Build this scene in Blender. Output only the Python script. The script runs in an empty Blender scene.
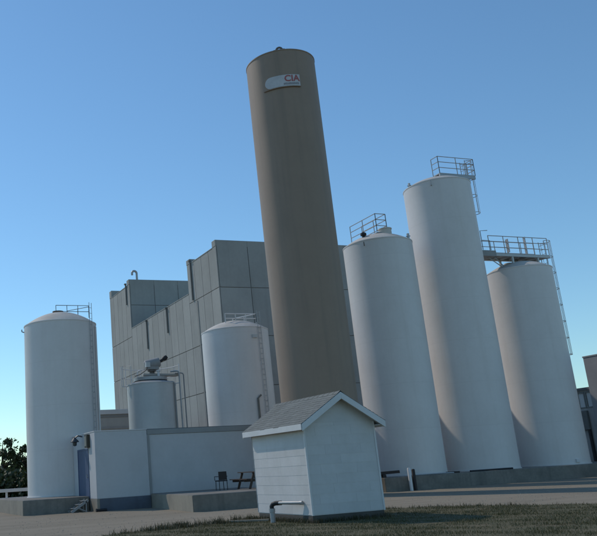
import bpy, bmesh, math, random
from mathutils import Matrix, Vector
random.seed(11)
PI = math.pi
sc = bpy.context.scene
COL = sc.collection

# ------------------------------------------------------------------ materials
def new_mat(name):
    m = bpy.data.materials.new(name); m.use_nodes = True
    nt = m.node_tree
    return m, nt, nt.nodes['Principled BSDF']

def N(nt, typ, **kw):
    n = nt.nodes.new(typ)
    for k, v in kw.items():
        if k.startswith('i_'):
            n.inputs[k[2:].replace('_', ' ')].default_value = v
        else:
            setattr(n, k, v)
    return n

def mixc(nt, fac, a, b, mode='MIX'):
    n = nt.nodes.new('ShaderNodeMix'); n.data_type = 'RGBA'; n.blend_type = mode
    for s, v in ((0, fac), (6, a), (7, b)):
        if hasattr(v, 'links'): nt.links.new(v, n.inputs[s])
        elif s == 0: n.inputs[0].default_value = v
        else: n.inputs[s].default_value = (*v, 1)
    return n.outputs[2]

def ramp(nt, src, a, b):
    n = nt.nodes.new('ShaderNodeMapRange'); n.inputs[1].default_value = a; n.inputs[2].default_value = b
    nt.links.new(src, n.inputs[0]); return n.outputs[0]

def coords(nt, scale=(1, 1, 1)):
    tc = nt.nodes.new('ShaderNodeTexCoord'); mp = nt.nodes.new('ShaderNodeMapping')
    mp.inputs['Scale'].default_value = scale
    nt.links.new(tc.outputs['Object'], mp.inputs['Vector']); return mp.outputs[0]

def noise(nt, scale, detail=5, rough=.6, stretch=(1, 1, 1)):
    n = nt.nodes.new('ShaderNodeTexNoise')
    n.inputs['Scale'].default_value = scale; n.inputs['Detail'].default_value = detail
    n.inputs['Roughness'].default_value = rough
    nt.links.new(coords(nt, stretch), n.inputs['Vector']); return n.outputs['Fac']

def surf(name, col, dirt=None, amt=.5, rough=.6, grain=8, streak=None, streak_amt=.3, bump=.0,
         bump_scale=40, island=0., seam=None, seam_amt=.25, metal=0., spec=.5, low=.42, high=.72):
    m, nt, p = new_mat(name)
    dirt = dirt or tuple(c * .7 for c in col)
    c = mixc(nt, 0, col, col)
    f = ramp(nt, noise(nt, grain * .12, 6), low, high)
    mu = N(nt, 'ShaderNodeMath', operation='MULTIPLY'); nt.links.new(f, mu.inputs[0]); mu.inputs[1].default_value = amt
    c = mixc(nt, mu.outputs[0], c, dirt)
    f2 = ramp(nt, noise(nt, grain, 5), .35, .75)
    mu2 = N(nt, 'ShaderNodeMath', operation='MULTIPLY'); nt.links.new(f2, mu2.inputs[0]); mu2.inputs[1].default_value = amt * .5
    c = mixc(nt, mu2.outputs[0], c, dirt)
    if streak:
        f3 = ramp(nt, noise(nt, 2.2, 4, .6, (1, 1, .045)), .5, .75)
        mu3 = N(nt, 'ShaderNodeMath', operation='MULTIPLY'); nt.links.new(f3, mu3.inputs[0]); mu3.inputs[1].default_value = streak_amt
        c = mixc(nt, mu3.outputs[0], c, streak)
    if seam:
        tc = nt.nodes.new('ShaderNodeTexCoord'); sx = nt.nodes.new('ShaderNodeSeparateXYZ')
        nt.links.new(tc.outputs['Object'], sx.inputs[0])
        a = N(nt, 'ShaderNodeMath', operation='DIVIDE'); nt.links.new(sx.outputs[2], a.inputs[0]); a.inputs[1].default_value = seam
        b = N(nt, 'ShaderNodeMath', operation='FRACT'); nt.links.new(a.outputs[0], b.inputs[0])
        l = N(nt, 'ShaderNodeMath', operation='LESS_THAN'); nt.links.new(b.outputs[0], l.inputs[0]); l.inputs[1].default_value = .03 / seam
        s = N(nt, 'ShaderNodeMath', operation='MULTIPLY'); nt.links.new(l.outputs[0], s.inputs[0]); s.inputs[1].default_value = seam_amt
        c = mixc(nt, s.outputs[0], c, dirt)
    if island:
        g = nt.nodes.new('ShaderNodeNewGeometry')
        hs = nt.nodes.new('ShaderNodeHueSaturation')
        mr = nt.nodes.new('ShaderNodeMapRange'); nt.links.new(g.outputs['Random Per Island'], mr.inputs[0])
        mr.inputs[3].default_value = 1 - island; mr.inputs[4].default_value = 1 + island
        nt.links.new(mr.outputs[0], hs.inputs['Value']); nt.links.new(c, hs.inputs['Color']); c = hs.outputs[0]
    nt.links.new(c, p.inputs['Base Color'])
    p.inputs['Roughness'].default_value = rough; p.inputs['Metallic'].default_value = metal
    p.inputs['Specular IOR Level'].default_value = spec
    if bump:
        b = nt.nodes.new('ShaderNodeBump'); b.inputs['Strength'].default_value = bump; b.inputs['Distance'].default_value = .02
        nt.links.new(noise(nt, bump_scale, 6, .7), b.inputs['Height']); nt.links.new(b.outputs[0], p.inputs['Normal'])
    return m

M = {}
M['white_steel'] = surf('white_tank_paint', (.72, .675, .645), (.55, .50, .46), .25, .5, 6, (.50, .43, .37), .16, .03, 3, seam=2.4, seam_amt=.24)
M['grey_steel'] = surf('grey_tank_paint', (.56, .57, .56), (.4, .41, .4), .4, .5, 6, (.36, .35, .32), .3, seam=2.0, seam_amt=.15)
M['brown_steel'] = surf('brown_silo_paint', (.305, .22, .16), (.255, .183, .134), .5, .6, 5, (.17, .14, .11), .35, .05, 3, seam=3.0, seam_amt=.15)
M['dome'] = surf('weathered_dome_paint', (.62, .57, .51), (.42, .37, .31), .6, .7, 8)
M['galv'] = surf('galvanised_steel', (.42, .43, .44), (.28, .27, .25), .5, .5, 14, metal=.3)
M['dark_steel'] = surf('dark_rail_steel', (.16, .15, .14), (.12, .08, .06), .6, .6, 14)
M['rail_steel'] = surf('pale_rail_steel', (.40, .37, .34), (.25, .21, .18), .5, .6, 14)
M['rust'] = surf('rusty_steel', (.20, .13, .09), (.12, .07, .045), .7, .85, 14)
M['black'] = surf('black_rubber', (.02, .02, .022), None, .4, .6, 14)
M['concrete'] = surf('precast_concrete_panel', (.375, .367, .34), (.27, .265, .245), .5, .9, 4, (.23, .23, .21), .3, .15, 12, island=.07)
M['joint'] = surf('dark_panel_joint', (.25, .25, .235), None, .4, .9, 10)
M['plinth'] = surf('stained_concrete', (.235, .215, .185), (.12, .11, .095), .75, .92, 9, (.09, .083, .072), .55, .3, 20)
M['dark_plinth'] = surf('dark_concrete', (.10, .092, .08), (.055, .05, .043), .7, .9, 9, bump=.3)  # plain dark tone for the shed foundation
M['scupper'] = surf('weathered_scupper_metal', (.17, .17, .16), None, .5, .7, 9)
M['pale_plinth'] = surf('pale_and_sunlit_concrete', (.31, .275, .22), (.2, .18, .15), .7, .92, 9, (.2, .18, .15), .3, .3, 20)  # pale concrete; also carries painted sunlight on the dock and plinth sides
M['render'] = surf('white_painted_block', (.54, .53, .53), (.43, .42, .41), .45, .75, 7, (.48, .47, .44), .22, .12, 30)
M['band'] = surf('dark_blue_base_paint', (.12, .135, .165), (.08, .085, .095), .6, .8, 8, (.07, .07, .075), .4, .15, 25)
M['flashing'] = surf('grey_roof_flashing', (.30, .30, .295), (.22, .22, .21), .5, .6, 8)
M['roofing'] = surf('flat_roof_felt', (.18, .18, .175), (.12, .12, .115), .6, .9, 6, bump=.2)
M['door'] = surf('blue_painted_door', (.055, .085, .17), (.04, .06, .11), .5, .5, 8)
M['siding'] = surf('white_siding_board', (.64, .62, .605), (.5, .48, .45), .4, .65, 10, (.5, .49, .45), .2, .1, 30, island=.035)
M['trim'] = surf('white_painted_trim', (.72, .70, .685), (.56, .54, .51), .45, .6, 12)
M['shingle'] = surf('weathered_grey_shingle', (.20, .205, .19), (.135, .138, .124), .5, .95, 12, bump=.5, bump_scale=60, island=.10)
M['wood'] = surf('weathered_brown_wood', (.075, .05, .038), (.045, .032, .026), .7, .8, 14, bump=.2)
M['dark_wood'] = surf('dark_chair_seat', (.03, .022, .02), (.03, .022, .02), .6, .7, 12)
M['lamp_dark'] = surf('dark_lamp_metal', (.045, .05, .055), None, .4, .4, 12)
M['box_grey'] = surf('meter_box_grey', (.22, .21, .18), None, .4, .5, 12)
M['box_brown'] = surf('meter_box_frame_brown', (.06, .05, .035), None, .4, .6, 12)
M['sign'] = surf('faded_white_sign', (.58, .56, .56), (.40, .38, .38), .6, .6, 10)
M['letter'] = surf('faded_red_lettering', (.42, .11, .10), (.28, .10, .09), .5, .6, 20)
M['letter_dark'] = surf('dark_small_lettering', (.13, .11, .12), None, .4, .6, 20)
M['bark'] = surf('grey_brown_bark', (.10, .075, .055), (.06, .045, .03), .6, .95, 10, bump=.4)
M['glass'] = surf('dusty_window_glass', (.66, .67, .66), (.5, .5, .49), .4, .35, 6)
M['grey_wall'] = surf('grey_warehouse_wall', (.42, .41, .39), (.27, .26, .245), .6, .9, 6, (.16, .155, .15), .4, .15, 15)
M['dark_wall'] = surf('dark_warehouse_cladding', (.31, .30, .30), (.23, .222, .22), .5, .85, 6, (.13, .12, .115), .35)

def leaf_mat(name, a, b):
    m, nt, p = new_mat(name)
    g = nt.nodes.new('ShaderNodeNewGeometry')
    c = mixc(nt, g.outputs['Random Per Island'], a, b)
    nt.links.new(c, p.inputs['Base Color']); p.inputs['Roughness'].default_value = .6
    t = nt.nodes.new('ShaderNodeBsdfTranslucent'); nt.links.new(c, t.inputs['Color'])
    mx = nt.nodes.new('ShaderNodeMixShader'); mx.inputs[0].default_value = .2
    nt.links.new(p.outputs[0], mx.inputs[1]); nt.links.new(t.outputs[0], mx.inputs[2])
    nt.links.new(mx.outputs[0], nt.nodes['Material Output'].inputs['Surface'])
    return m
M['leaf'] = leaf_mat('tree_leaf', (.030, .048, .020), (.060, .085, .030))
M['blade'] = leaf_mat('grass_blade', (.045, .060, .018), (.15, .125, .055))
M['weed'] = leaf_mat('weed_leaf', (.045, .055, .022), (.13, .105, .055))

def ground_mat():
    m, nt, p = new_mat('gravel_yard')
    n1 = ramp(nt, noise(nt, .16, 5, .6), .35, .68)
    n2 = ramp(nt, noise(nt, 1.3, 6, .7, (.35, 1.3, 1)), .35, .72)
    n4 = ramp(nt, noise(nt, .55, 4, .6, (.07, 1.6, 1)), .42, .66)
    n3 = ramp(nt, noise(nt, 26, 4, .8), .25, .8)
    c = mixc(nt, n1, (.225, .192, .142), (.30, .257, .195))
    h = N(nt, 'ShaderNodeMath', operation='MULTIPLY'); nt.links.new(n2, h.inputs[0]); h.inputs[1].default_value = .55
    c = mixc(nt, h.outputs[0], c, (.17, .14, .104))
    h4 = N(nt, 'ShaderNodeMath', operation='MULTIPLY'); nt.links.new(n4, h4.inputs[0]); h4.inputs[1].default_value = .45
    c = mixc(nt, h4.outputs[0], c, (.34, .29, .225))
    h2 = N(nt, 'ShaderNodeMath', operation='MULTIPLY'); nt.links.new(n3, h2.inputs[0]); h2.inputs[1].default_value = .5
    c = mixc(nt, h2.outputs[0], c, (.36, .31, .24))
    nt.links.new(c, p.inputs['Base Color']); p.inputs['Roughness'].default_value = .95
    p.inputs['Specular IOR Level'].default_value = .15
    b = nt.nodes.new('ShaderNodeBump'); b.inputs['Strength'].default_value = .6; b.inputs['Distance'].default_value = .04
    nt.links.new(noise(nt, 18, 7, .8), b.inputs['Height']); nt.links.new(b.outputs[0], p.inputs['Normal'])
    return m
M['gravel'] = ground_mat()
M['turf'] = surf('dry_turf_soil', (.085, .080, .036), (.15, .115, .065), .8, .95, 9, bump=.6, bump_scale=25)
M['stone'] = surf('gravel_stone', (.33, .285, .22), (.22, .19, .15), .6, .9, 20, island=.2)

# ------------------------------------------------------------------ mesh helpers
class MB:
    def __init__(s): s.v = []; s.f = []; s.sm = []
    def add(s, vs, fs, smooth=False):
        o = len(s.v); s.v += [tuple(p) for p in vs]
        for f in fs: s.f.append([i + o for i in f]); s.sm.append(smooth)
        return s
    def box(s, x0, x1, y0, y1, z0, z1):
        return s.add([(x0, y0, z0), (x1, y0, z0), (x1, y1, z0), (x0, y1, z0), (x0, y0, z1), (x1, y0, z1), (x1, y1, z1), (x0, y1, z1)],
              [(0, 3, 2, 1), (4, 5, 6, 7), (0, 1, 5, 4), (1, 2, 6, 5), (2, 3, 7, 6), (3, 0, 4, 7)])
    def prism(s, poly, axis, a, b):
        """poly: 2-D points (counter-clockwise) swept along axis from a to b"""
        def P(u, v, w): return {'x': (w, u, v), 'y': (u, w, v), 'z': (u, v, w)}[axis]
        n = len(poly)
        vs = [P(u, v, a) for u, v in poly] + [P(u, v, b) for u, v in poly]
        fs = [tuple(range(n))[::-1], tuple(range(n, 2 * n))] + [(i, (i + 1) % n, n + (i + 1) % n, n + i) for i in range(n)]
        return s.add(vs, fs)
    def bar(s, p, q, w, h=None):
        h = h or w
        p = Vector(p); q = Vector(q); d = (q - p).normalized()
        a = d.cross(Vector((0, 0, 1)) if abs(d.z) < .95 else Vector((1, 0, 0))).normalized(); b = d.cross(a)
        vs = [e + a * (i * w / 2) + b * (j * h / 2) for e in (p, q) for i, j in ((-1, -1), (1, -1), (1, 1), (-1, 1))]
        return s.add(vs, [(0, 1, 2, 3), (7, 6, 5, 4), (0, 4, 5, 1), (1, 5, 6, 2), (2, 6, 7, 3), (3, 7, 4, 0)])
    def tube(s, pts, r, n=8, cap=True):
        pts = [Vector(p) for p in pts]; rs = r if isinstance(r, (list, tuple)) else [r] * len(pts)
        vs = []; ref = None
        for i, p in enumerate(pts):
            d = ((pts[min(i + 1, len(pts) - 1)] - pts[max(i - 1, 0)])).normalized()
            if ref is None: ref = Vector((0, 0, 1)) if abs(d.z) < .9 else Vector((1, 0, 0))
            a = (ref - d * ref.dot(d)).normalized(); ref = a; b = d.cross(a)
            vs += [p + (a * math.cos(2 * PI * k / n) + b * math.sin(2 * PI * k / n)) * rs[i] for k in range(n)]
        fs = [(i * n + k, i * n + (k + 1) % n, (i + 1) * n + (k + 1) % n, (i + 1) * n + k) for i in range(len(pts) - 1) for k in range(n)]
        if cap: fs += [tuple(range(n))[::-1], tuple(range(len(vs) - n, len(vs)))]
        return s.add(vs, fs, True)
    def lathe(s, c, prof, n=96, smooth=True):
        vs = []; fs = []
        for r, z in prof:
            vs += [(c[0] + r * math.cos(2 * PI * k / n), c[1] + r * math.sin(2 * PI * k / n), z) for k in range(n)]
        for i in range(len(prof) - 1):
            fs += [(i * n + k, i * n + (k + 1) % n, (i + 1) * n + (k + 1) % n, (i + 1) * n + k) for k in range(n)]
        return s.add(vs, fs, smooth)
    def build(s, name, mat, parent=None, bevel=0, sharp=35):
        off = Vector((0, 0, 0)); p = parent
        while p is not None: off += p.location; p = p.parent
        me = bpy.data.meshes.new(name)
        me.from_pydata([tuple(Vector(v) - off) for v in s.v], [], s.f); me.update()
        me.polygons.foreach_set('use_smooth', s.sm)
        bm = bmesh.new(); bm.from_mesh(me); bmesh.ops.recalc_face_normals(bm, faces=bm.faces)
        bm.to_mesh(me); bm.free()
        me.set_sharp_from_angle(angle=math.radians(sharp))
        me.materials.append(M[mat] if isinstance(mat, str) else mat)
        o = bpy.data.objects.new(name, me); COL.objects.link(o)
        if parent is not None: o.parent = parent
        if bevel:
            b = o.modifiers.new('bevel', 'BEVEL'); b.width = bevel; b.segments = 2; b.limit_method = 'ANGLE'
        return o

def tag(o, label=None, cat=None, group=None, kind=None):
    for k, v in (('label', label), ('category', cat), ('group', group), ('kind', kind)):
        if v: o[k] = v
    return o
def thing(name, loc, label, cat, group=None):
    o = bpy.data.objects.new(name, None); COL.objects.link(o); o.location = loc; o.empty_display_size = .3
    return tag(o, label, cat, group)

# ------------------------------------------------------------------ ground
g = MB(); g.add([(-700, -500, 0), (900, -500, 0), (900, 1100, 0), (-700, 1100, 0)], [(0, 1, 2, 3)])
tag(g.build('ground', 'gravel'), kind='structure')

EDGE = [(-6, 17.5), (-1, 18.6), (2.5, 19.6), (5, 21.3), (7, 22.5), (9, 23.0), (11.6, 23.5), (14.4, 23.6), (16.6, 23.5), (18.0, 22.4), (19.2, 20.2), (20.4, 17.8), (22, 14.5), (23.5, 11), (24.5, 6)]
def edge_y(x):
    for (a, b), (c, d) in zip(EDGE, EDGE[1:]):
        if a <= x <= c: return b + (d - b) * (x - a) / (c - a)
    return EDGE[0][1] if x < EDGE[0][0] else 6
xs = [-6 + 30.5 * i / 160 for i in range(161)]
rng = random.Random(5)
tv = []
for x in xs:
    y1 = edge_y(x) + rng.uniform(-.22, .22)
    tv += [(x, -90, .004), (x, max(3.2, y1), .004)]
g = MB(); g.add(tv, [(2 * i, 2 * i + 2, 2 * i + 3, 2 * i + 1) for i in range(160)])
g.add([(-90, -90, .004), (-6, -90, .004), (-6, 17.5, .004), (-90, 10, .004)], [(0, 1, 2, 3)]); g.add([(24.5, -90, .004), (110, -90, .004), (110, 2, .004), (24.5, 5.9, .004)], [(0, 1, 2, 3)])  # unseen turf around and behind the camera, extended to cut light bounced off gravel
tag(g.build('grass_verge', 'turf'), kind='structure')

SHED = (11.88, 14.28, 20.12, 23.42)
def in_shed(x, y): return SHED[0] - .02 < x < SHED[1] + .02 and SHED[2] - .02 < y < SHED[3] + .02
def blades(name, mat, count, hmin, hmax, w, sampler, label, cat, seed, segs=2):
    r = random.Random(seed); b = MB()
    for _ in range(count):
        p = sampler(r)
        if p is None: continue
        x, y, sc_ = p
        h = r.uniform(hmin, hmax) * sc_; a = r.uniform(0, 2 * PI); l = r.uniform(.2, .75) * h; ww = w * r.uniform(.6, 1.2)
        dx, dy = math.cos(a), math.sin(a); sx, sy = -dy * ww / 2, dx * ww / 2
        vs = [(x - sx, y - sy, 0), (x + sx, y + sy, 0),
              (x + dx * l * .35 + sx * .7, y + dy * l * .35 + sy * .7, h * .65), (x + dx * l * .35 - sx * .7, y + dy * l * .35 - sy * .7, h * .65),
              (x + dx * l, y + dy * l, h)]
        b.add(vs, [(0, 1, 2, 3), (3, 2, 4)])
    return tag(b.build(name, mat), label, cat, kind='stuff')
def clump(x, y): return math.sin(x * 2.1 + math.sin(y * 1.7) * 1.5) * math.sin(y * 2.4 + x * .6) + .6 * math.sin(x * 5.3 + y * 3.1)
def lawn(r):
    x = r.uniform(5, 21.5); y = r.uniform(11.0, 23.9)
    if x > y * 1.16 or x < y * .16: return None
    e = edge_y(x)
    if y > e - abs(r.gauss(0, .25)) + .12 or in_shed(x, y): return None
    c = clump(x, y)
    if r.random() > .55 + .3 * c: return None
    return x, y, .75 + .3 * max(-.5, c)
blades('grass', 'blade', 190000, .025, .075, .010, lawn, 'short dry green grass in the foreground', 'grass', 3)
def fringe(r):
    x = r.gauss(9.9, 1.3) if r.random() < .6 else r.uniform(7, 20)
    y = edge_y(x) - abs(r.gauss(0, .30)) + .05
    if in_shed(x, y) or x < 6.6: return None
    if r.random() > .45 + .5 * clump(x * 1.7, y): return None
    return x, y, r.choice((.5, .7, .8, 1.1)) * (1 if x < 11.7 else .55)
blades('weeds', 'weed', 8000, .05, .23, .018, fringe, 'taller straggly weeds along the edge of the grass', 'weeds', 4)
def around(r):
    t = r.uniform(0, 2.55 + 3.5)
    if t < 2.55: x = SHED[0] - .08 + t; y = SHED[2] - abs(r.gauss(0, .10)) - .03
    else: x = SHED[0] - abs(r.gauss(0, .10)) - .03; y = SHED[2] + (t - 2.55)
    return x, y, 1
blades('shed_weeds', 'weed', 1500, .05, .17, .014, around, 'low weeds growing against the foot of the white shed', 'weeds', 8)

# scattered stones on the yard
r = random.Random(21); st = MB()
for _ in range(3200):
    y = 21 + 17 * r.random() ** 1.4; x = y * r.uniform(.17, 1.12)
    if y < edge_y(x) or (x > 10.4 and y > 37.4) or (12.2 < x < 18.2 and y > 30.3) or (x > 24.8 and y > 34.7) or in_shed(x, y): continue
    s = r.uniform(.008, .030) * r.choice((.6, 1, 1)); a = r.uniform(0, PI)
    vs = [(x + s * math.cos(a + k * PI / 2) * r.uniform(.7, 1.2), y + s * math.sin(a + k * PI / 2) * r.uniform(.7, 1.2), 0) for k in range(4)] + [(x, y, s * r.uniform(.5, 1))]
    st.add(vs, [(0, 1, 4), (1, 2, 4), (2, 3, 4), (3, 0, 4)])
tag(st.build('gravel_stones', 'stone'), 'loose pale stones scattered over the gravel yard', 'gravel', kind='stuff')

# ------------------------------------------------------------------ tanks
def frame(c):
    b = math.atan2(c[0], c[1])
    er = Vector((math.cos(b), -math.sin(b), 0)); ef = Vector((math.sin(b), math.cos(b), 0))
    return lambda u, v, z: Vector((c[0], c[1], 0)) + er * u + ef * v + Vector((0, 0, z))

def tank(name, label, cat, group, c, R, z0, zr, za, mat, dome_mat='dome', foot=.05):
    t = thing(name, (c[0], c[1], z0), label, cat, group)
    b = MB(); b.lathe(c, [(R + foot, z0), (R + foot, z0 + .05), (R + .004, z0 + .06), (R, z0 + .3), (R, zr - .06), (R + .02, zr - .055), (R + .02, zr), (R - .05, zr + .02)], 128)
    b.build('shell', mat, t)
    h = za - zr
    b = MB(); b.lathe(c, [(R - .04, zr + .015)] + [(R * math.cos(a * PI / 2 / 9) * .98 if a < 9 else .001, zr + .02 + h * math.sin(a * PI / 2 / 9)) for a in range(1, 10)] if False else
                      [(R - .04, zr + .015)] + [((R - .04) * (1 - k / 12), zr + .02 + h * (1 - (1 - k / 12) ** 2)) for k in range(1, 12)] + [(.01, zr + .02 + h)], 96)
    b.build('domed_roof', dome_mat, t)
    return t

def railing(mb, pts, z, h=1.05, rails=(.55, 1.05), step=1.2, r=.024, ends=True):
    """posts and horizontal rails along a plan polyline"""
    for (x0, y0), (x1, y1) in zip(pts, pts[1:]):
        L = math.hypot(x1 - x0, y1 - y0); n = max(1, round(L / step))
        for k in range(n + 1):
            x = x0 + (x1 - x0) * k / n; y = y0 + (y1 - y0) * k / n
            mb.tube([(x, y, z), (x, y, z + h)], r, 6)
        for q in rails: mb.tube([(x0, y0, z + q), (x1, y1, z + q)], r, 6)

def ladder(t, base, out, side, z0, z1, mat='dark_steel', cage=None, w=.42, r=.022, step=.30, standoff=None, cr=.36):
    """vertical ladder at plan point base, facing out; cage = (z0, z1)"""
    out = Vector((*out, 0)).normalized(); side = Vector((*side, 0)).normalized(); B = Vector((*base, 0))
    b = MB()
    for s in (-1, 1): b.tube([B + side * s * w / 2 + Vector((0, 0, z0)), B + side * s * w / 2 + Vector((0, 0, z1))], r, 6)
    k = z0 + .15
    while k < z1: b.tube([B - side * w / 2 + Vector((0, 0, k)), B + side * w / 2 + Vector((0, 0, k))], r * .7, 5); k += step
    if standoff:
        k = z0 + .2
        while k < z1 - .9:
            for s in (-1, 1): b.tube([B + side * s * w / 2 + Vector((0, 0, k)), B + side * s * w / 2 - out * standoff + Vector((0, 0, k))], r * .8, 5)
            k += 2.4
    lad = b.build('ladder', mat, t)
    if cage:
        b = MB(); arc = [(-.5 * PI + PI * i / 10) for i in range(11)]
        def cp(a, z): return B + out * (.18 + (cr + .08) * math.cos(a)) + side * cr * math.sin(a) + Vector((0, 0, z))
        n = max(2, round((cage[1] - cage[0]) / 1.0))
        for i in range(n + 1):
            z = cage[0] + (cage[1] - cage[0]) * i / n
            b.tube([B - side * w / 2 + Vector((0, 0, z))] + [cp(a, z) for a in arc] + [B + side * w / 2 + Vector((0, 0, z))], .02, 5)
        for a in arc[1:-1:2]: b.tube([cp(a, cage[0]), cp(a, cage[1])], .014, 5)
        b.build('safety_cage', mat, lad)
    return lad

# --- far left tank
c = (10.63, 43.9); F = frame(c)
t = tank('storage_tank', 'white domed storage tank on the grey plinth at far left, beside the blue door', 'tank', 'white domed tanks behind the low block', c, 2.08, .7, 10.2, 10.95, 'white_steel')
b = MB(); railing(b, [(10.25, 43.2), (12.2, 43.2)], 10.55, .72, (.36, .72), .75, .018)
railing(b, [(12.2, 43.2), (11.2, 44.4)], 10.75, .45, (.45,), .9, .018)
b.build('guard_railing', 'dark_steel', t)
p = F(1.75, -1.22, 0); d = (p - Vector((*c, 0)))
ladder(t, (p.x, p.y), (d.x, d.y), (-d.y, d.x), 1.2, 11.25, 'galv', None, .24, .016, .32, .1)
b = MB(); b.tube([F(2.02, -.75, z) for z in (.8, 9.9)], .05, 8); b.tube([F(2.02, -.75, 9.9), F(1.8, -.65, 10.25), F(1.2, -.4, 10.55)], .05, 8)
b.build('fill_pipe', 'white_steel', t)
b = MB(); b.lathe(F(-.1, 0, 0), [(.3, 10.85), (.3, 11.02), (.32, 11.02), (.32, 11.06), (.01, 11.08)], 24); b.build('roof_hatch', 'rust', t)
b = MB(); b.tube([F(-2.07, -.25, 9.85), F(-2.20, -.26, 9.9), F(-2.20, -.26, 10.02)], .03, 6); b.build('lifting_lug', 'dark_steel', t)

# --- small agitator tank
c = (16.12, 44.2); F = frame(c)
t = tank('storage_tank', 'small grey tank with a mixer motor on top, between the two white domed tanks', 'tank', None, c, 1.43, .05, 6.73, 7.0, 'grey_steel', 'flashing')
b = MB(); b.lathe(c, [(1.0, 6.93), (1.0, 7.12), (.35, 7.2), (.01, 7.2)], 40); b.build('roof_collar', 'galv', t)
b = MB(); b.bar(F(-.42, -.3, 7.30), F(1.75, .2, 7.22), .3, .12); b.bar(F(-.42, .3, 7.30), F(1.6, .5, 7.22), .16, .1); b.build('bridge_beam', 'rail_steel', t, .01)
b = MB(); b.tube([F(.12, 0, 7.1), F(.12, 0, 7.62)], .16, 14); b.tube([F(.12, 0, 7.5), F(.12, 0, 7.56)], .26, 14); m = b.build('mixer_mount', 'dark_steel', t)
b = MB(); q0 = F(-.3, -.05, 7.86); q1 = F(.62, .08, 8.06)
b.tube([q0, q0.lerp(q1, .06), q0.lerp(q1, .08), q0.lerp(q1, .93), q1], [.22, .27, .30, .30, .24], 18)
b.box(*(lambda a: (a.x - .3, a.x + .45, a.y - .25, a.y + .25, 7.6, 7.84))(F(0.05, 0, 0)))
mm = b.build('mixer_motor', 'flashing', t, .015)
b = MB(); b.tube([F(.62, .08, 8.08), F(.9, .12, 8.24)], .09, 12); b.tube([F(.84, .11, 8.21), F(.95, .13, 8.28), F(1.07, .15, 8.36)], [.12, .155, .11], 14); b.build('motor_end_cap', 'black', mm)
b = MB(); q = F(-.1, -.32, 0); b.box(q.x - .14, q.x + .12, q.y - .1, q.y + .1, 7.72, 8.02); b.build('terminal_box', 'grey_steel', mm, .01)
b = MB(); b.tube([F(-.1, -.36, 7.75), F(-.3, -.42, 7.5), F(-.6, -.5, 7.3), F(-.9, -.6, 7.2)], .03, 6); b.build('power_cable', 'dark_steel', mm)
b = MB(); b.tube([F(.5, -.3, 7.0), F(.5, -.3, 7.45)], .08, 10); b.tube([F(.5, -.3, 7.45), F(.5, -.3, 7.52)], .14, 10); b.build('relief_valve', 'trim', t)
b = MB(); b.tube([F(-.75, -.2, 7.0), F(-.75, -.2, 7.5), F(-.6, -.2, 7.58)], .05, 8); b.build('breather_pipe', 'trim', t)
b = MB()
for zz in (7.25, 7.82):
    pts = [F(1.75 * math.cos(a), 1.75 * math.sin(a), zz) for a in [(-.05 * PI + 1.1 * PI * i / 20) for i in range(21)]]; b.tube(pts, .026, 5)
for i in (0, 4, 8, 12, 16, 20):
    a = -.05 * PI + 1.1 * PI * i / 20; b.tube([F(1.75 * math.cos(a), 1.75 * math.sin(a), 6.66), F(1.75 * math.cos(a), 1.75 * math.sin(a), 7.82)], .03, 5)
    b.tube([F(1.75 * math.cos(a), 1.75 * math.sin(a), 6.7), F(1.38 * math.cos(a), 1.38 * math.sin(a), 6.66)], .03, 5)
b.tube([F(-1.62, -.5, 6.6), F(-1.62, -.5, 7.85), F(-1.12, -.7, 7.82), F(-1.12, -.7, 6.75)], .025, 6)
b.build('guard_railing', 'trim', t)
for i, (u, v, zt, rr, mt) in enumerate(((1.40, -.55, 6.75, .055, 'flashing'), (1.72, -.3, 7.4, .05, 'galv'), (1.98, -.1, 7.3, .04, 'flashing'))):
    b = MB()
    b.tube([F(u, v, .1), F(u, v, zt - .12), F(u - .05, v, zt - .03), F(u - .14, v, zt), F(u - .5, v + .1, zt)], rr, 8)
    b.build('feed_pipe', mt, t)

# --- mid domed tank
c = (22.3, 44.9); F = frame(c)
t = tank('storage_tank', 'white domed storage tank standing against the grey concrete building beside the brown silo', 'tank', 'white domed tanks behind the low block', c, 2.12, .05, 10.04, 10.72, 'white_steel')
b = MB(); railing(b, [(21.3, 44.0), (23.45, 44.0)], 10.45, .6, (.3, .6), .7, .03)
railing(b, [(23.45, 44.0), (22.6, 45.6)], 10.5, .55, (.55,), .9, .03)
b.build('guard_railing', 'trim', t)
p = F(1.56, -1.52, 0); d = p - Vector((*c, 0))
ladder(t, (p.x, p.y), (d.x, d.y), (-d.y, d.x), .5, 11.0, 'galv', None, .26, .018, .32, .1)
b = MB(); b.tube([F(1.05, -1.92, .2), F(1.05, -1.92, 5.6), F(1.25, -1.85, 5.8)], .06, 8); b.build('drain_pipe', 'plinth', t)
b = MB()
for a in (.25, .29): pass
b.box(*(lambda q: (q.x - .16, q.x + .16, q.y - .05, q.y + .05, 9.3, 9.5))(F(1.2, -1.8, 0))); b.build('name_plate', 'grey_steel', t)

# --- tall brown silo
c = (21.65, 34.82); F = frame(c); RB = 1.89
t = tank('storage_silo', 'very tall brown silo with a faded white sign, rising behind the shed', 'silo', None, c, RB, .12, 23.35, 23.95, 'brown_steel', 'brown_steel')
b = MB()
for s in (-1, 1): b.tube([F(.05 + s * .24, -1.2, 23.62), F(.05 + s * .10, -1.2, 23.82), F(.05, -1.2, 23.86)], .06, 8)
b.tube([F(-.25, -1.2, 23.70), F(.35, -1.2, 23.70)], .05, 8); b.build('lifting_lug', 'dark_steel', t)
def wrap(s_, z, off=0):   # arc length from the line facing the camera -> world
    a = s_ / RB; return F((RB + off) * math.sin(a), -(RB + off) * math.cos(a), z)
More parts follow.
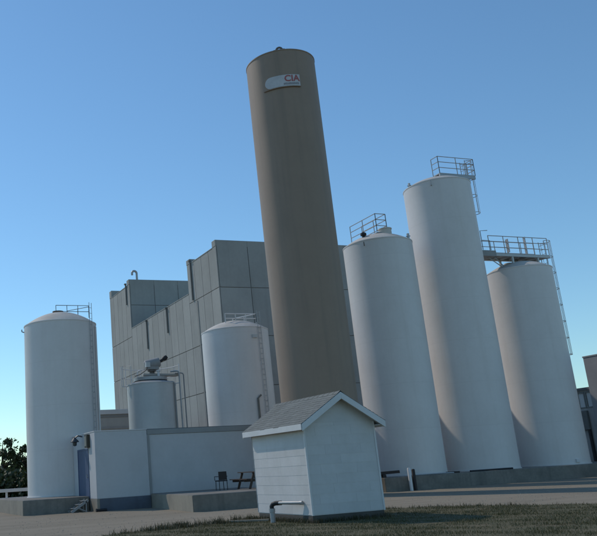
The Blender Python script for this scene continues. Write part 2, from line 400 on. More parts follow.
# sign plate: rounded at its left end
zc, hh, sa, sb = 21.48, .33, -.92, .98
prof = [(sa + .33 - .33 * math.cos(x), hh * math.sin(x)) for x in [PI / 2 * k / 8 for k in range(9)]]
cols = [(s, h) for s, h in prof] + [(sa + .33 + (sb - sa - .33) * k / 24, hh) for k in range(1, 25)]
b = MB(); vs = []
for s, h in cols:
    h = max(h, .004)
    vs += [wrap(s, zc - h, .03), wrap(s, zc + h, .03), wrap(s, zc - h, .004), wrap(s, zc + h, .004)]
fs = []
for i in range(len(cols) - 1):
    a, q = 4 * i, 4 * i + 4
    fs += [(a, q, q + 1, a + 1), (a + 1, q + 1, q + 3, a + 3), (a + 2, q + 2, q, a)]
e = 4 * (len(cols) - 1); fs += [(e, e + 2, e + 3, e + 1)]
b.add(vs, fs); sign = b.build('sign_plate', 'sign', t)
def lettering(txt, size, s0, z, mat, off, bold=0):
    cu = bpy.data.curves.new('lettering', 'FONT'); cu.body = txt; cu.size = size; cu.resolution_u = 3; cu.extrude = .006; cu.offset = bold
    tmp = bpy.data.objects.new('lettering', cu); COL.objects.link(tmp)
    dg = bpy.context.evaluated_depsgraph_get(); me = bpy.data.meshes.new_from_object(tmp.evaluated_get(dg))
    bpy.data.objects.remove(tmp)
    q = MB(); q.add([wrap(s0 + v.co.x, z + v.co.y, off + v.co.z) for v in me.vertices], [tuple(p.vertices) for p in me.polygons])
    return q.build('lettering', mat, sign)
lettering('CIA', .50, .14, 21.42, 'letter', .036, .012)
b = MB()
for k in range(13):
    s = .10 + k * .064; b.add([wrap(s + dx, zz, .036) for dx, zz in ((0, 21.22), (.03, 21.22), (.03, 21.33 + .015 * (k % 3)), (0, 21.33))], [(0, 1, 2, 3)])
b.build('small_print', 'letter_dark', sign)
b = MB()
pts = [wrap(sa - .1 + (sb - sa + .1) * k / 24, zc - hh - .04, .05) for k in range(25)]; b.tube(pts, .035, 6); b.build('sign_rail', 'brown_steel', sign)
b = MB(); b.lathe(c, [(RB + .35, 0), (RB + .35, .12), (.01, .12)], 64); tag(b.build('silo_footing', 'plinth'), 'round concrete footing under the tall brown silo', 'footing')

# --- three white silos on the right
G = 'white silos in a row on the right plinth'
def lugs(t, F, R, z, us):
    for u in us:
        b = MB(); v = -math.sqrt(max(0, R * R - u * u)) + .06
        b.box(*(lambda q: (q.x - .05, q.x + .05, q.y - .05, q.y + .05, z - .02, z + .28))(F(u, v, 0))); b.tube([F(u - .12, v, z + .12), F(u + .12, v, z + .12)], .03, 6)
        b.build('lifting_lug', 'galv', t)
c = (28.17, 37.1); F = frame(c)
t = tank('storage_silo', 'white silo between the brown silo and the tallest white silo, guard rails on its roof', 'silo', G, c, 1.95, .7, 13.69, 14.35, 'white_steel')
b = MB(); railing(b, [(27.75, 38.9), (27.75, 36.35), (28.45, 36.35), (28.45, 38.7)], 14.35, 1.08, (.36, .72, 1.08), 1.1, .024)
for y in (38.9,): b.tube([(27.75, y, 13.75), (27.75, y, 14.4)], .03, 6); b.tube([(28.45, y - .2, 13.75), (28.45, y - .2, 14.4)], .03, 6)
b.build('guard_railing', 'rail_steel', t)
b = MB(); b.box(27.78, 28.42, 36.4, 38.8, 14.30, 14.34); b.build('roof_walkway', 'galv', t)
b = MB(); b.lathe(F(.55, -.3, 0), [(.36, 14.2), (.36, 14.52), (.39, 14.52), (.39, 14.58), (.01, 14.62)], 28); b.build('roof_hatch', 'dome', t)
b = MB(); b.lathe(F(-.66, -1.2, 0), [(.09, 13.8), (.09, 14.1), (.17, 14.12), (.17, 14.24), (.05, 14.33), (.01, 14.33)], 16); b.build('roof_vent', 'black', t)
lugs(t, F, 1.95, 13.7, (1.75,))
b = MB(); q = F(-.68, -1.85, 0); b.tube([F(-.68, -1.86, 13.35), F(-.68, -2.05, 13.4), F(-.68, -2.05, 13.52)], .03, 6); b.build('bracket', 'dark_steel', t)

c = (33.13, 37.1); F = frame(c)
t = tank('storage_silo', 'tallest white silo, middle of the row, with a railed top platform', 'silo', G, c, 1.96, .7, 17.62, 18.2, 'white_steel')
b = MB()
b.box(33.05, 35.75, 36.5, 37.1, 18.36, 18.42)
for y in (36.55, 37.05): b.box(33.05, 35.75, y - .05, y + .05, 18.17, 18.357)
for x in (33.0, 34.2, 35.2): b.tube([(x, 36.55, 17.7), (x, 36.55, 18.2)], .04, 6); b.tube([(x, 37.05, 17.7), (x, 37.05, 18.2)], .04, 6)
b.build('top_platform', 'galv', t)
b = MB(); railing(b, [(35.75, 37.1), (35.75, 36.5), (33.05, 36.5), (33.05, 37.1)], 18.4, 1.1, (.37, .74, 1.1), 1.45, .024)
b.tube([(35.0, 36.5, 18.4), (35.0, 36.5, 19.15), (35.75, 36.5, 19.15)], .024, 6); b.build('guard_railing', 'rail_steel', t)
ladder(t, (35.32, 36.95), (1, 0), (0, 1), 13.35, 19.5, 'galv', (16.05, 19.45), .42, .024, .30, .3)
b = MB(); b.lathe(F(-.1, .2, 0), [(.3, 18.0), (.3, 18.3), (.01, 18.34)], 24); b.build('roof_hatch', 'dome', t)
lugs(t, F, 1.93, 17.6, (-1.5,))
b = MB(); b.tube([F(-.25, -1.90, 17.2), F(-.25, -2.05, 17.25), F(-.25, -2.05, 17.55)], .035, 6); b.build('bracket', 'galv', t)

c = (38.36, 37.1); F = frame(c)
t = tank('storage_silo', 'rightmost white silo, with a caged ladder down its right side', 'silo', G, c, 1.89, .7, 12.40, 13.0, 'white_steel')
ladder(t, (40.42, 36.9), (1, 0), (0, 1), 7.1, 14.4, 'galv', (7.15, 14.4), .42, .024, .30, .22)
b = MB(); b.lathe(F(-.5, .3, 0), [(.25, 12.85), (.25, 13.1), (.01, 13.14)], 24); b.build('roof_hatch', 'dome', t)
b = MB(); q = F(1.15, -1.45, 0); b.box(q.x - .12, q.x + .12, q.y - .12, q.y + .1, .82, 1.0); b.build('base_valve', 'trim', t, .01)

# walkway between the two silos
t = thing('walkway', (37.0, 36.9, 13.3), 'railed steel walkway from the tallest silo across the rightmost silo roof', 'walkway')
b = MB(); b.box(35.1, 40.35, 36.4, 37.45, 13.32, 13.37); b.build('deck', 'galv', t)
b = MB()
for y in (36.4, 37.45): b.box(35.1, 40.35, y - .06, y + .06, 13.17, 13.318)
for k in range(8): x = 35.3 + k * .7; b.box(x - .03, x + .03, 36.47, 37.38, 13.20, 13.316)
for x in (37.4, 39.4):
    for y in (36.42, 37.43): b.box(x - .05, x + .05, y - .05, y + .05, 12.5, 13.168)
b.build('support_beam', 'grey_steel', t)
b = MB(); b.box(34.98, 36.0, 36.2, 36.33, 13.1, 13.45); b.box(34.98, 36.0, 36.33, 37.5, 13.1, 13.15); b.build('landing', 'flashing', t)
for y, x0 in ((36.38, 35.75), (37.47, 35.1)):
    b = MB(); railing(b, [(x0, y), (40.35, y)], 13.35, 1.1, (.37, .74, 1.1), 1.15, .024)
    b.build('guard_railing', 'rail_steel', t)
MB().bar((38.5, 36.33, 13.35), (38.5, 36.33, 14.45), .16, .04).build('gate_post', 'galv', t)
MB().bar((37.1, 36.33, 13.4), (37.1, 36.33, 14.25), .22, .03).build('control_panel', 'galv', t)
b = MB(); b.tube([(35.15, 36.3, 13.5), (35.15, 36.3, 14.7), (35.7, 36.3, 14.75)], .024, 6); b.tube([(35.15, 36.3, 14.1), (35.75, 36.3, 14.1), (35.75, 36.3, 13.5)], .024, 6); b.build('end_rail', 'rail_steel', t)
b = MB(); b.tube([(35.6, 36.5, 13.1), (36.9, 36.7, 12.5)], .03, 6); b.tube([(36.1, 36.5, 13.1), (37.0, 36.7, 12.55)], .03, 6); b.build('brace', 'galv', t)

# ------------------------------------------------------------------ plinths
b = MB(); b.box(24.9, 44.0, 34.8, 41, -.2, .7)
o = b.build('concrete_plinth', 'plinth', None, .03); tag(o, 'long dark stained concrete plinth under the three white silos', 'plinth')
t = thing('concrete_plinth', (9.5, 41, 0), 'grey concrete plinth under the far left tank', 'plinth')
b = MB(); b.box(7.27, 10.55, 38.74, 47.5, -.2, .7); b.build('slab', 'plinth', t, .03)
b = MB(); b.box(7.262, 7.275, 38.76, 47.4, 0, .68); b.build('sunlit_tone_face', 'pale_plinth', t)  # thin sheet painting the sun-facing side lighter than the slab

# ------------------------------------------------------------------ low white block
t = thing('low_building', (15, 39.5, 0), 'long low white painted block with a blue door and dark base band', 'building')
X0, X1, Y0, Y1 = 10.6, 21.2, 37.5, 41.8
b = MB(); b.box(X0, 13.3, Y0, Y1, .57, 3.72); b.box(13.3, X1, Y0 + .06, Y1, .57, 3.48); b.build('wall', 'render', t, .02)
b = MB(); b.box(X0 + .12, 13.32, Y0 - .03, Y0 + 1, -.1, .568); b.build('base_band', 'band', t, .01)
b = MB(); b.box(X0 - .015, X0 + .118, Y0 - .032, Y1, -.1, .568); b.box(13.5, X1, Y0 + .03, Y1, -.1, .568); b.build('foundation', 'pale_plinth', t, .01)
b = MB(); b.box(13.32, X1 + .03, Y0 + .02, Y1, 3.482, 3.72); b.build('roof_flashing', 'flashing', t, .01)
b = MB(); b.box(X0 - .02, 13.31, Y0 - .02, Y1, 3.722, 3.76); b.build('coping', 'trim', t, .01)
b = MB(); b.box(X0 + .15, X1 - .1, Y0 + .2, Y1 - .2, 3.70, 3.765); b.build('flat_roof', 'roofing', t)
# door in the left end wall
f = MB()
f.box(X0 - .03, X0 + .05, 38.72, 38.80, .57, 3.0); f.box(X0 - .03, X0 + .05, 40.72, 40.80, .57, 3.0); f.box(X0 - .03, X0 + .05, 38.80, 40.72, 2.92, 3.0)
f.build('door_frame', 'door', t)
d = MB().box(X0 - .012, X0 + .03, 38.80, 40.72, .575, 2.92).build('door', 'door', t)
b = MB(); b.tube([(X0 - .07, 39.0, 1.55), (X0 - .07, 39.0, 1.75)], .02, 6); b.tube([(X0 - .07, 39.0, 1.6), (X0, 39.0, 1.6)], .015, 6); b.build('handle', 'galv', d)
b = MB(); b.tube([(X0 - .02, 39.75, 3.62), (X0 - .25, 39.75, 3.68), (X0 - .42, 39.75, 3.55)], .035, 8)
b.lathe((X0 - .42, 39.75), [(.05, 3.6), (.09, 3.54), (.22, 3.40), (.235, 3.37), (.11, 3.35), (.10, 3.2), (.01, 3.16)], 24); b.build('wall_lamp', 'lamp_dark', t)
m = MB().box(X0 - .16, X0 - .002, 38.35, 38.85, 3.02, 3.66).build('meter_box', 'box_brown', t, .01)
MB().box(X0 - .175, X0 - .161, 38.45, 38.78, 3.1, 3.58).build('meter_cover', 'box_grey', m)
b = MB(); b.box(13.30, 13.42, Y0 + .0, Y0 + .059, .57, 3.48); b.build('corner_strip', 'flashing', t)

# steps and litter at the door
t = thing('door_steps', (9.95, 39.6, 0), 'small pale metal steps standing under the blue door', 'steps')
b = MB()
for k in range(3): b.box(10.25 - k * .26 - .24, 10.25 - k * .26, 38.05, 38.65, .50 - k * .16, .53 - k * .16)
b.build('tread', 'flashing', t)
for y in (38.05, 38.65):
    b = MB(); b.bar((10.3, y, .55), (9.45, y, .02), .05, .12); b.bar((10.2, y, 0), (10.2, y, .5), .05); b.bar((10.2, y, .02), (9.75, y, .24), .04)
    b.build('side_stringer', 'flashing', t)
b = MB(); b.tube([(10.5, 37.25, .07), (10.75, 37.33, .07), (11.0, 37.3, .07)], .065, 10); b.tube([(10.45, 37.25, .07), (10.5, 37.25, .07)], .085, 10)
tag(b.build('rubber_hose', 'black'), 'short black rubber hose lying at the corner of the low white block', 'hose')

# dock in front
t = thing('concrete_dock', (15.5, 34, 0), 'raised concrete dock in front of the low white block', 'dock')
b = MB(); b.prism([(12.62, 30.5), (18.2, 30.5), (18.2, 37.47), (13.34, 37.47)], 'z', -.1, .66); b.build('slab', 'plinth', t, .03)
b = MB(); b.prism([(12.605, 30.52), (12.617, 30.52), (13.335, 37.45), (13.323, 37.45)], 'z', 0, .64); b.build('sunlit_tone_side', 'pale_plinth', t)  # sunlit side of the dock, its brightness put into a paler concrete colour

# chair on the dock
t = thing('chair', (15.78, 34.5, .66), 'dark wooden chair on the dock against the white wall', 'chair')
cx, cy, cz = 15.76, 34.5, .66
b = MB(); b.box(cx - .22, cx + .22, cy - .22, cy + .22, cz + .40, cz + .45); b.build('seat', 'dark_wood', t, .01)
b = MB(); b.box(cx - .21, cx + .2, cy - .21, cy - .18, cz + .46, cz + .84); b.build('backrest', 'dark_wood', t, .01)
for sx in (-1, 1):
    for sy in (-1, 1): MB().tube([(cx + sx * .2, cy + sy * .2, cz), (cx + sx * .19, cy + sy * .19, cz + (.40 if sy > 0 else .8))], .018, 6).build('leg', 'black', t)
for sx in (-1, 1): MB().tube([(cx + sx * .23, cy - .2, cz + .62), (cx + sx * .24, cy + .2, cz + .62), (cx + sx * .23, cy + .2, cz + .45)], .016, 6).build('armrest', 'black', t)

# picnic table
t = thing('picnic_table', (17.0, 34.2, .66), 'brown wooden picnic table on the dock, half hidden by the shed', 'table')
tx, ty, tz = 17.15, 33.9, .66
b = MB()
for k in range(5): b.box(tx - .38 + k * .155, tx - .38 + k * .155 + .14, ty - .9, ty + .9, tz + .72, tz + .76)
b.build('tabletop', 'wood', t)
for s in (-1, 1):
    b = MB()
    for k in (0, 1): b.box(tx + s * .68 - .15 + k * .15, tx + s * .68 - .15 + k * .15 + .14, ty - .9, ty + .9, tz + .42, tz + .46)
    b.build('bench', 'wood', t)
for y in (ty - .6, ty + .6):
    for s in (-1, 1): MB().bar((tx + s * .28, y, tz + .72), (tx + s * .55, y, tz), .045, .10).build('leg', 'wood', t)
    MB().bar((tx - .78, y + .06, tz + .37), (tx + .78, y + .06, tz + .37), .045, .10).build('bench_support', 'wood', t)

# ------------------------------------------------------------------ grey precast building
t = thing('concrete_building', (31, 60, 0), 'large grey precast concrete building with two raised ends behind the tanks', 'building')
BX0, BX1 = 23.94, 39.0
SECT = [(50.0, 55.6, 17.4), (55.6, 70.0, 15.1), (70.0, 76.5, 19.45)]
b = MB()
for y0, y1, z in SECT: b.box(BX0 + .07, BX1, y0 + .07, y1 - (0 if z != 19.45 else .07), 0, z - .06)
b.build('core', 'joint', t)
b = MB(); J = .024
ROWS = [0, 3.6, 7.2, 10.75, 14.3]
def rows(top): 
    z = [q for q in ROWS if q < top - .8]; return z + [top]
for y0, y1, z in SECT:
    n = round((y1 - y0) / 1.4); w = (y1 - y0) / n; zz = rows(z)
    for i in range(n):
        for za, zb in zip(zz, zz[1:]): b.box(BX0, BX0 + .065, y0 + i * w + J, y0 + (i + 1) * w - J, za + J, zb - J)
b.build('long_wall', 'concrete', t)
for (ya, top, z0) in ((50.0, 17.84, 0), (70.0, 19.92, 15.1)):
    n = 6; w = (BX1 - BX0 - .07) / n; b = MB()
    zz = rows(top) if z0 == 0 else [15.1, 17.4, top]
    for i in range(n):
        for za, zb in zip(zz, zz[1:]): b.box(BX0 + .07 + i * w + J, BX0 + .07 + (i + 1) * w - J, ya, ya + .065, za + J, zb - J)
    b.build('end_wall', 'concrete', t)
b = MB()
b.box(BX0 - .02, BX1, 50.02, 50.62, 17.39, 17.87); b.box(BX0 - .02, BX1, 54.95, 55.62, 17.39, 17.78)
b.box(BX0 - .02, BX1, 70.02, 70.7, 19.44, 19.95); b.box(BX0 - .02, BX1, 75.8, 76.5, 19.44, 20.2)
for y0, y1, z in ((50.63, 54.94, 17.4), (55.63, 70.0, 15.1), (70.71, 75.79, 19.45)): b.box(BX0 - .03, BX0 + .35, y0, y1, z - .05, z + .02)
b.build('parapet', 'concrete', t, .02)
b = MB()
for y0, y1, z in SECT: b.box(BX0 + .36, BX1 - .05, y0 + .63, y1 - .6, z - .055, z - .0)
b.build('flat_roof', 'roofing', t)
for y, z0, z1 in ((54.75, 14.4, 17.5), (70.9, 17.6, 19.6), (65.6, 12.4, 14.9), (60.5, 12.9, 14.95)):
    d = MB().box(BX0 - .12, BX0 - .005, y - .07, y + .07, z0, z1); d.box(BX0 - .19, BX0 - .005, y - .11, y + .11, z1, z1 + .12)
    d.build('rain_scupper', 'scupper', t)
MB().box(BX0 - .05, BX0 - .005, 53.95, 54.07, 0, 14.2).build('conduit', 'concrete', t)
b = MB(); b.tube([(25.1, 70.9, 19.4), (25.1, 70.9, 20.8)] + [(25.1 - .24 + .24 * math.cos(a), 70.9, 20.8 + .24 * math.sin(a)) for a in [PI * k / 8 for k in range(1, 9)]] + [(24.62, 70.9, 20.62)], .11, 10)
b.build('gooseneck_vent', 'galv', t)

# low grey flat-roofed building beyond the left tank
t = thing('low_building', (16, 54, 0), 'low grey flat roofed building seen between the left tank and the small grey tank', 'building')
MB().box(13.0, 19.5, 52, 58, 0, 5.45).build('wall', 'concrete', t)
b = MB(); b.box(12.9, 19.6, 51.9, 58.1, 5.66, 5.98); b.build('fascia', 'grey_steel', t, .02)
b = MB(); b.box(12.97, 19.53, 51.97, 58.0, 5.452, 5.655); b.build('frieze', 'joint', t)
b = MB(); b.box(12.95, 19.55, 51.96, 51.995, 4.7, 4.85); b.build('wall_rail', 'flashing', t)

# warehouse at the right edge
t = thing('warehouse', (48, 40, 0), 'dark grey warehouse with a window strip at the far right edge', 'building')
MB().box(44.0, 56, 31, 38.7, -.1, 7.2).build('tall_wall', 'dark_wall', t, .02)
MB().box(43.97, 56, 30.97, 38.72, 7.2, 7.3).build('roof_trim', 'flashing', t, .01)
b = MB(); b.box(44.3, 56, 38.75, 52, -.1, 4.05); b.box(44.3, 56, 38.75, 52, 5.12, 5.2); b.box(44.7, 56, 38.75, 52, 4.05, 5.12); b.build('low_wall', 'grey_wall', t)
MB().box(44.2, 56, 38.75, 52.1, 5.2, 5.36).build('roof', 'roofing', t)
for k in range(20):
    y = 38.80 + k * .62
    w = MB(); w.box(44.28, 44.40, y, y + .07, 4.06, 5.11); w.box(44.28, 44.40, y + .5, y + .59, 4.06, 5.11); w.box(44.28, 44.40, y + .07, y + .5, 5.03, 5.11); w.box(44.28, 44.40, y + .07, y + .5, 4.06, 4.13)
    wf = w.build('window', 'joint', t)
    MB().box(44.36, 44.38, y + .07, y + .5, 4.13, 5.03).build('pane', 'glass', wf)
b = MB(); b.box(44.1, 44.29, 39.35, 40.3, 2.7, 3.9); b.build('wall_cabinet', 'scupper', t, .02)
b = MB(); b.tube([(44.2, 39.45, .7), (44.2, 39.45, 2.7)], .10, 8); b.build('downpipe', 'black', t)

# ------------------------------------------------------------------ white shed
t = thing('shed', (13.08, 21.8, 0), 'small white sided shed with a gabled grey shingle roof in the foreground', 'shed')
sx0, sx1, sy0, sy1 = SHED; zb, ze, zp, xm = .22, 2.74, 3.49, 13.08
b = MB(); b.box(sx0 + .02, sx1 - .02, sy0 + .02, sy1 - .02, -.1, .2); b.build('foundation', 'dark_plinth', t, .02)
b = MB(); b.prism([(sx0 + .02, .2), (sx1 - .02, .2), (sx1 - .02, ze - .05), (xm, zp - .08), (sx0 + .02, ze - .05)], 'y', sy0 + .02, sy1 - .02); b.build('wall_core', 'siding', t)
rs = random.Random(9)
def gable_half(z):  # half-width of the gable at height z
    return (sx1 - sx0) / 2 if z <= ze else (sx1 - sx0) / 2 * max(0, (zp - z) / (zp - ze))
# lap siding as separate boards, the foot of each standing proud of the one below
EX = .27
def board(b, P, a0, a1, z0, z1, a0t=None, a1t=None):
    a0t = a0 if a0t is None else a0t; a1t = a1 if a1t is None else a1t
    b.add([P(a0, .008, z0), P(a1, .008, z0), P(a1t, .004, z1), P(a0t, .004, z1), P(a0, 0, z0), P(a1, 0, z0)], [(0, 1, 2, 3), (4, 5, 1, 0), (0, 3, 4), (1, 5, 2)])
for nm, P, lo, hi, gable in (('end_siding', lambda a, o, z: (a, sy0 + .02 - o, z), sx0, sx1, True), ('side_siding', lambda a, o, z: (sx0 + .02 - o, a, z), sy0, sy1, False),
                             ('end_siding', lambda a, o, z: (a, sy1 - .02 + o, z), sx0, sx1, True), ('side_siding', lambda a, o, z: (sx1 - .02 + o, a, z), sy0, sy1, False)):
    b = MB(); z = zb
    while z < (zp - .06 if gable else ze):
        z1 = min(z + EX, zp - .04 if gable else ze); 
        if gable:
            if z < ze < z1: z1 = ze
            h0, h1 = gable_half(z), gable_half(z1)
            a, c_, at, ct = xm - h0, xm + h0, xm - h1, xm + h1
        else: a, c_, at, ct = lo, hi, lo, hi
        cuts = [a]; q = a + rs.uniform(.3, 1.2)
        while q < c_ - .3 and z1 <= ze: cuts.append(q); q += 1.2
        cuts.append(c_)
        for i in range(len(cuts) - 1):
            j = .0015; dz = rs.uniform(-.004, .004)
            board(b, P, cuts[i] + (j if i else 0), cuts[i + 1] - (j if i < len(cuts) - 2 else 0), z + dz, z1 + .004, at if i == 0 else None, ct if i == len(cuts) - 2 else None)
        z = z1
    b.build(nm, 'siding', t)
for x in (sx0, sx1):
    s = -1 if x == sx0 else 1
    MB().box(min(x + s * .002, x - s * .05), max(x + s * .002, x - s * .05), sy0 - .006, sy0 + .04, zb - .02, ze - .02).build('corner_trim', 'trim', t)
# roof: two slopes of stepped shingle courses
ex, yn, yf = 1.39, 19.86, 23.6
pitch = (zp - ze) / (xm - sx0); zr = zp + .09
def zroof(x): return zr - abs(x - xm) * pitch
roof_ob = None
b = MB()
for s in (-1, 1):
    pts = [(xm, zr - .06), (xm, zr), (xm + s * ex, zr - ex * pitch), (xm + s * ex, zr - ex * pitch - .06)]
    b.prism(pts, 'y', yn, yf)
roof_ob = b.build('roof', 'trim', t)
b = MB(); nc = 12; ls = ex / nc
for s in (-1, 1):
    for k in range(nc):
        d0, d1 = k * ls - .02 if k else 0, (k + 1) * ls + .015
        y = yn - .02 + (k % 2) * -.14
        while y < yf + .02:
            w = .30 * rs.uniform(.85, 1.15); ya, yb = max(y, yn - .02), min(y + w - .006, yf + .02)
            if yb > ya + .02:
                h0, h1 = .006, .018 + rs.uniform(0, .006); dd = d1 + rs.uniform(-.008, .012)
                A = lambda d, yy, h: (xm + s * d, yy, zr - d * pitch + h)
                b.add([A(d0, ya, h0), A(d0, yb, h0), A(dd, yb, h1), A(dd, ya, h1), A(dd, yb, .001), A(dd, ya, .001)], [(0, 1, 2, 3), (3, 2, 4, 5), (0, 3, 5), (1, 4, 2)])
            y += w
b.build('shingles', 'shingle', roof_ob)
b = MB(); yy = yn - .02
while yy < yf:
    for s in (-1, 1): b.add([(xm, yy, zr + .035), (xm + s * .13, yy, zr + .022 - .13 * pitch), (xm + s * .13, yy + .30, zr + .015 - .13 * pitch), (xm, yy + .30, zr + .028)], [(0, 1, 2, 3)])
    yy += .28
b.build('ridge_cap', 'shingle', roof_ob)
ze2 = zr - ex * pitch
for s in (-1, 1):
    x = xm + s * ex
    MB().box(min(x, x + s * .025), max(x, x + s * .025), yn, yf, ze2 - .17, ze2 - .005).build('fascia_board', 'trim', roof_ob, .004)
    MB().box(min(xm + s * 1.2, x - s * .002), max(xm + s * 1.2, x - s * .002), yn + .03, yf - .03, ze2 - .12, ze2 - .10).build('soffit', 'trim', roof_ob)
for y0, y1 in ((yn - .03, yn - .002), (yf + .002, yf + .03)):
    for s in (-1, 1):
        pts = [(xm + s * .001, zr - .005), (xm + s * ex, zr - ex * pitch - .005), (xm + s * ex, zr - ex * pitch - .20), (xm + s * .001, zr - .20)]
        MB().prism(pts if s < 0 else pts[::-1], 'y', y0, y1).build('rake_board', 'trim', roof_ob, .004)
# closing soffit under the gable overhang
b = MB()
for s in (-1, 1):
    b.add([(xm, yn, zr - .10), (xm + s * ex, yn, zr - .10 - ex * pitch), (xm + s * ex, sy0 + .02, zr - .10 - ex * pitch), (xm, sy0 + .02, zr - .10)], [(0, 1, 2, 3)])
b.build('gable_soffit', 'trim', roof_ob)

# pipe in front of the shed
t = thing('standpipe', (11.25, 21.3, 0), 'grey elbow standpipe rising from the grass beside the shed', 'pipe')
b = MB(); b.tube([(11.42, 21.6, 0), (11.42, 21.6, .36)], .075, 12); b.tube([(11.42, 21.6, .30), (11.42, 21.6, .40)], .09, 12); b.build('riser', 'galv', t)
b = MB(); b.tube([(11.42, 21.6, .36), (11.42, 21.6, .46), (11.44, 21.56, .52), (11.50, 21.5, .545), (11.62, 21.35, .55)], .065, 12); b.build('elbow', 'black', t)
b = MB(); b.tube([(11.55, 21.42, .55), (11.83, 20.55, .55)], .045, 12); b.tube([(11.81, 20.62, .55), (11.84, 20.53, .55)], .055, 12); b.build('spout', 'galv', t)
b = MB(); b.bar((10.6, 22.9, .05), (11.6, 22.2, .05), .16, .05)
tag(b.build('timber_plank', 'pale_plinth'), 'pale plank lying on the ground at the left corner of the shed', 'plank')

# post and beam right of the shed
for x, y, hgt, mt, lab in ((26.15, 34.45, 1.12, 'trim', 'white pipe bollard in front of the plinth just right of the shed'), (26.48, 34.55, 1.05, 'dark_wood', 'dark post behind the white bollard right of the shed')):
    b = MB(); b.tube([(x, y, -.05), (x, y, hgt - .04), (x, y, hgt)], [.085, .085, .06], 14); tag(b.build('bollard', mt), lab, 'bollard', 'bollards by the right plinth')
b = MB(); b.bar((24.9, 35.2, .93), (25.95, 34.98, .96), .16, .14); b.box(25.0, 25.2, 35.05, 35.3, .7, .86)
tag(b.build('timber_beam', 'dark_wood', None, .01), 'dark timber beam lying on the plinth left of the bollards', 'beam')
b = MB(); b.tube([(26.5, 34.95, .74), (28.0, 34.9, .74), (29.3, 34.95, .73)], .035, 8)
tag(b.build('pipe_run', 'galv'), 'thin grey pipe lying along the front edge of the right plinth', 'pipe')
b = MB(); b.box(29.0, 29.7, 34.95, 35.2, .70, .79)
tag(b.build('scrap_plate', 'dark_wood', None, .01), 'dark scrap of metal on the plinth in front of the white silos', 'scrap')
b = MB(); b.tube([(30.4, 34.98, .74), (31.6, 34.98, .74), (33.2, 34.95, .745)], .05, 8)
tag(b.build('hose', 'black'), 'black hose lying on the plinth edge before the tallest silo', 'hose')

# guard rail at far left
t = thing('guard_rail', (6, 50, 0), 'white two-bar guard rail at the left edge of the yard', 'rail')
b = MB(); b.box(-14, 11.6, 49.97, 50.03, 1.0, 1.2); b.box(-14, 11.6, 49.97, 50.03, .55, .68); b.build('rail_bar', 'trim', t, .01)
for k in range(11): 
    x = 10.8 - 2.4 * k; MB().box(x - .06, x + .06, 50.031, 50.13, 0, 1.15).build('post', 'trim', t, .01)

# ------------------------------------------------------------------ trees
def tree(x, y, h, cr, label, seed, nleaf=9000, ls=.17, trunk_h=.35, low=.26):
    r = random.Random(seed); t = thing('broadleaf_tree', (x, y, 0), label, 'tree', 'trees behind the left tank')
    b = MB(); b.tube([(x, y, 0), (x + .1, y, h * .3), (x - .05, y + .1, h * .6), (x, y, h * .9)], [h * .03, h * .022, h * .014, .02], 8)
    tips = []
    for k in range(16):
        a = r.uniform(0, 2 * PI); z0 = h * r.uniform(low, .7); L = cr * r.uniform(.5, .95)
        q = Vector((x + L * math.cos(a), y + L * math.sin(a), min(h * .95, z0 + L * r.uniform(.3, .9))))
        b.tube([(x, y, z0), Vector((x, y, z0)).lerp(q, .5) + Vector((0, 0, .15)), q], [h * .012, h * .007, .01], 5); tips.append(q)
    b.build('trunk', 'bark', t)
    cl = []
    for k in range(34):
        u = r.random(); a = r.uniform(0, 2 * PI); z = h * (low + (1 - low) * u)
        env = cr * (math.sin(PI * min(1, (u * .85 + .14))) ** .7); rad = env * math.sqrt(r.random())
        cl.append((Vector((x + rad * math.cos(a), y + rad * math.sin(a), z)), r.uniform(.3, .75) * cr * .36))
    cl += [(q, .25 * cr) for q in tips]
    b = MB()
    for _ in range(nleaf):
        c0, rr = r.choice(cl); d = Vector((r.gauss(0, 1), r.gauss(0, 1), r.gauss(0, .75))) * rr * .55
        p = c0 + d; n1 = Vector((r.uniform(-1, 1), r.uniform(-1, 1), r.uniform(-.6, 1))).normalized()
        a = n1.orthogonal().normalized() * ls * r.uniform(.5, 1.1); c2 = n1.cross(a) * .55
        if p.z < .05: continue
        b.add([p - a, p + c2, p + a, p - c2], [(0, 1, 2, 3)])
    b.build('crown', 'leaf', t)
    return t
tree(11.8, 72.0, 5.7, 1.5, 'dark broadleaf tree at the left edge, the taller of the two there', 1, 3000)
tree(14.0, 73.0, 4.7, 1.2, 'dark broadleaf tree right beside the left tank, the shorter of the two', 2, 2300)
r = random.Random(77); b = MB()
for _ in range(16000):
    x = r.uniform(-15, 17); y = 68 + r.gauss(0, .9); z = abs(r.gauss(0, 1)) * .8 + r.random() * 1.0 * (1 + .5 * math.sin(x * 1.3))
    n1 = Vector((r.uniform(-1, 1), r.uniform(-1, 1), r.uniform(-.6, 1))).normalized(); a = n1.orthogonal().normalized() * .22; c2 = n1.cross(a) * .6
    p = Vector((x, y, z + .05)); b.add([p - a, p + c2, p + a, p - c2], [(0, 1, 2, 3)])
tag(b.build('undergrowth', 'leaf'), 'dark dense undergrowth below the trees at the left edge', 'undergrowth', kind='stuff')
b = MB(); r = random.Random(31)
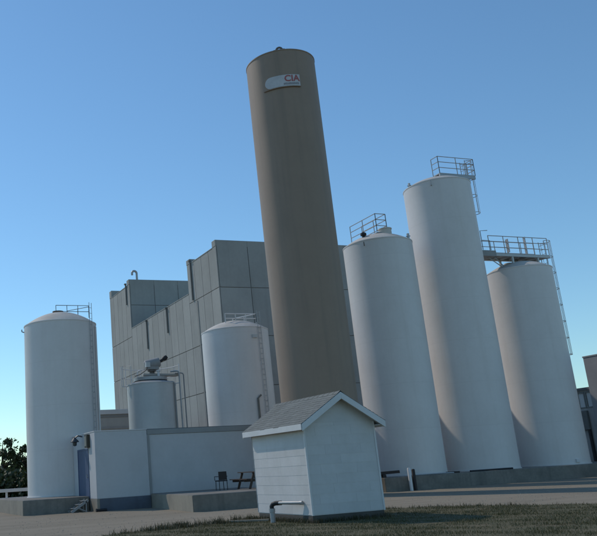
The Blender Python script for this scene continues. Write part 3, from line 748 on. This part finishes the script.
for _ in range(26000):
    a = math.radians(r.uniform(-75, 120)); D = r.uniform(240, 275); top = 5.5 + 2.5 * math.sin(a * 23) * math.sin(a * 57 + 1) + 1.2 * math.sin(a * 141)
    p = Vector((D * math.sin(a), D * math.cos(a), top * math.sqrt(r.random()))); n1 = Vector((r.uniform(-1, 1), r.uniform(-1, 1), r.uniform(-.4, 1))).normalized()
    q = n1.orthogonal().normalized() * r.uniform(.5, 1.3); c2 = n1.cross(q) * .7; b.add([p - q, p + c2, p + q, p - c2], [(0, 1, 2, 3)])
tag(b.build('far_wood', 'leaf'), 'distant dark wood along the horizon', 'wood', kind='stuff')

# ------------------------------------------------------------------ light, sky, camera
AZ, EL = -27.0, 45.5          # azimuth clockwise from +Y
a, e = math.radians(AZ), math.radians(EL)
sv = Vector((math.sin(a) * math.cos(e), math.cos(a) * math.cos(e), math.sin(e)))
L = bpy.data.lights.new('sun', 'SUN'); L.energy = 2.5; L.angle = math.radians(.53); L.color = (1, .91, .79)
lo = bpy.data.objects.new('sun', L); COL.objects.link(lo); lo.rotation_euler = sv.to_track_quat('Z', 'Y').to_euler(); lo.location = sv * 60
w = bpy.data.worlds.new('World'); sc.world = w; w.use_nodes = True; nt = w.node_tree
sky = nt.nodes.new('ShaderNodeTexSky'); sky.sky_type = 'NISHITA'; sky.sun_disc = False
sky.sun_elevation = e; sky.sun_rotation = a; sky.altitude = 200; sky.air_density = 1.15; sky.dust_density = .12; sky.ozone_density = 2.3
bg = nt.nodes['Background']; bg.inputs['Strength'].default_value = .15; tint = mixc(nt, 1.0, sky.outputs[0], (.80, 1.07, 1.17), 'MULTIPLY'); nt.links.new(tint, bg.inputs[0])

R = Matrix(((0.94658863, -0.02767747, -0.32125367), (-0.31717914, -0.25922716, -0.91224924), (-0.05802892, 0.96541972, -0.2541602)))
cam = bpy.data.cameras.new('camera'); cam.sensor_width = 36; cam.sensor_fit = 'HORIZONTAL'; cam.lens = 784 / 597 * 36
cam.shift_x = (298.5 - 135) / 597; cam.shift_y = 0; cam.clip_end = 3000; cam.clip_start = .1
co = bpy.data.objects.new('camera', cam); COL.objects.link(co); co.matrix_world = Matrix.Translation((0, 0, 1.6)) @ R.to_4x4()
sc.camera = co
vs_ = sc.view_settings; vs_.view_transform = 'Standard'; vs_.look = 'None'; vs_.exposure = -.45; vs_.gamma = 1; vs_.use_curve_mapping = False
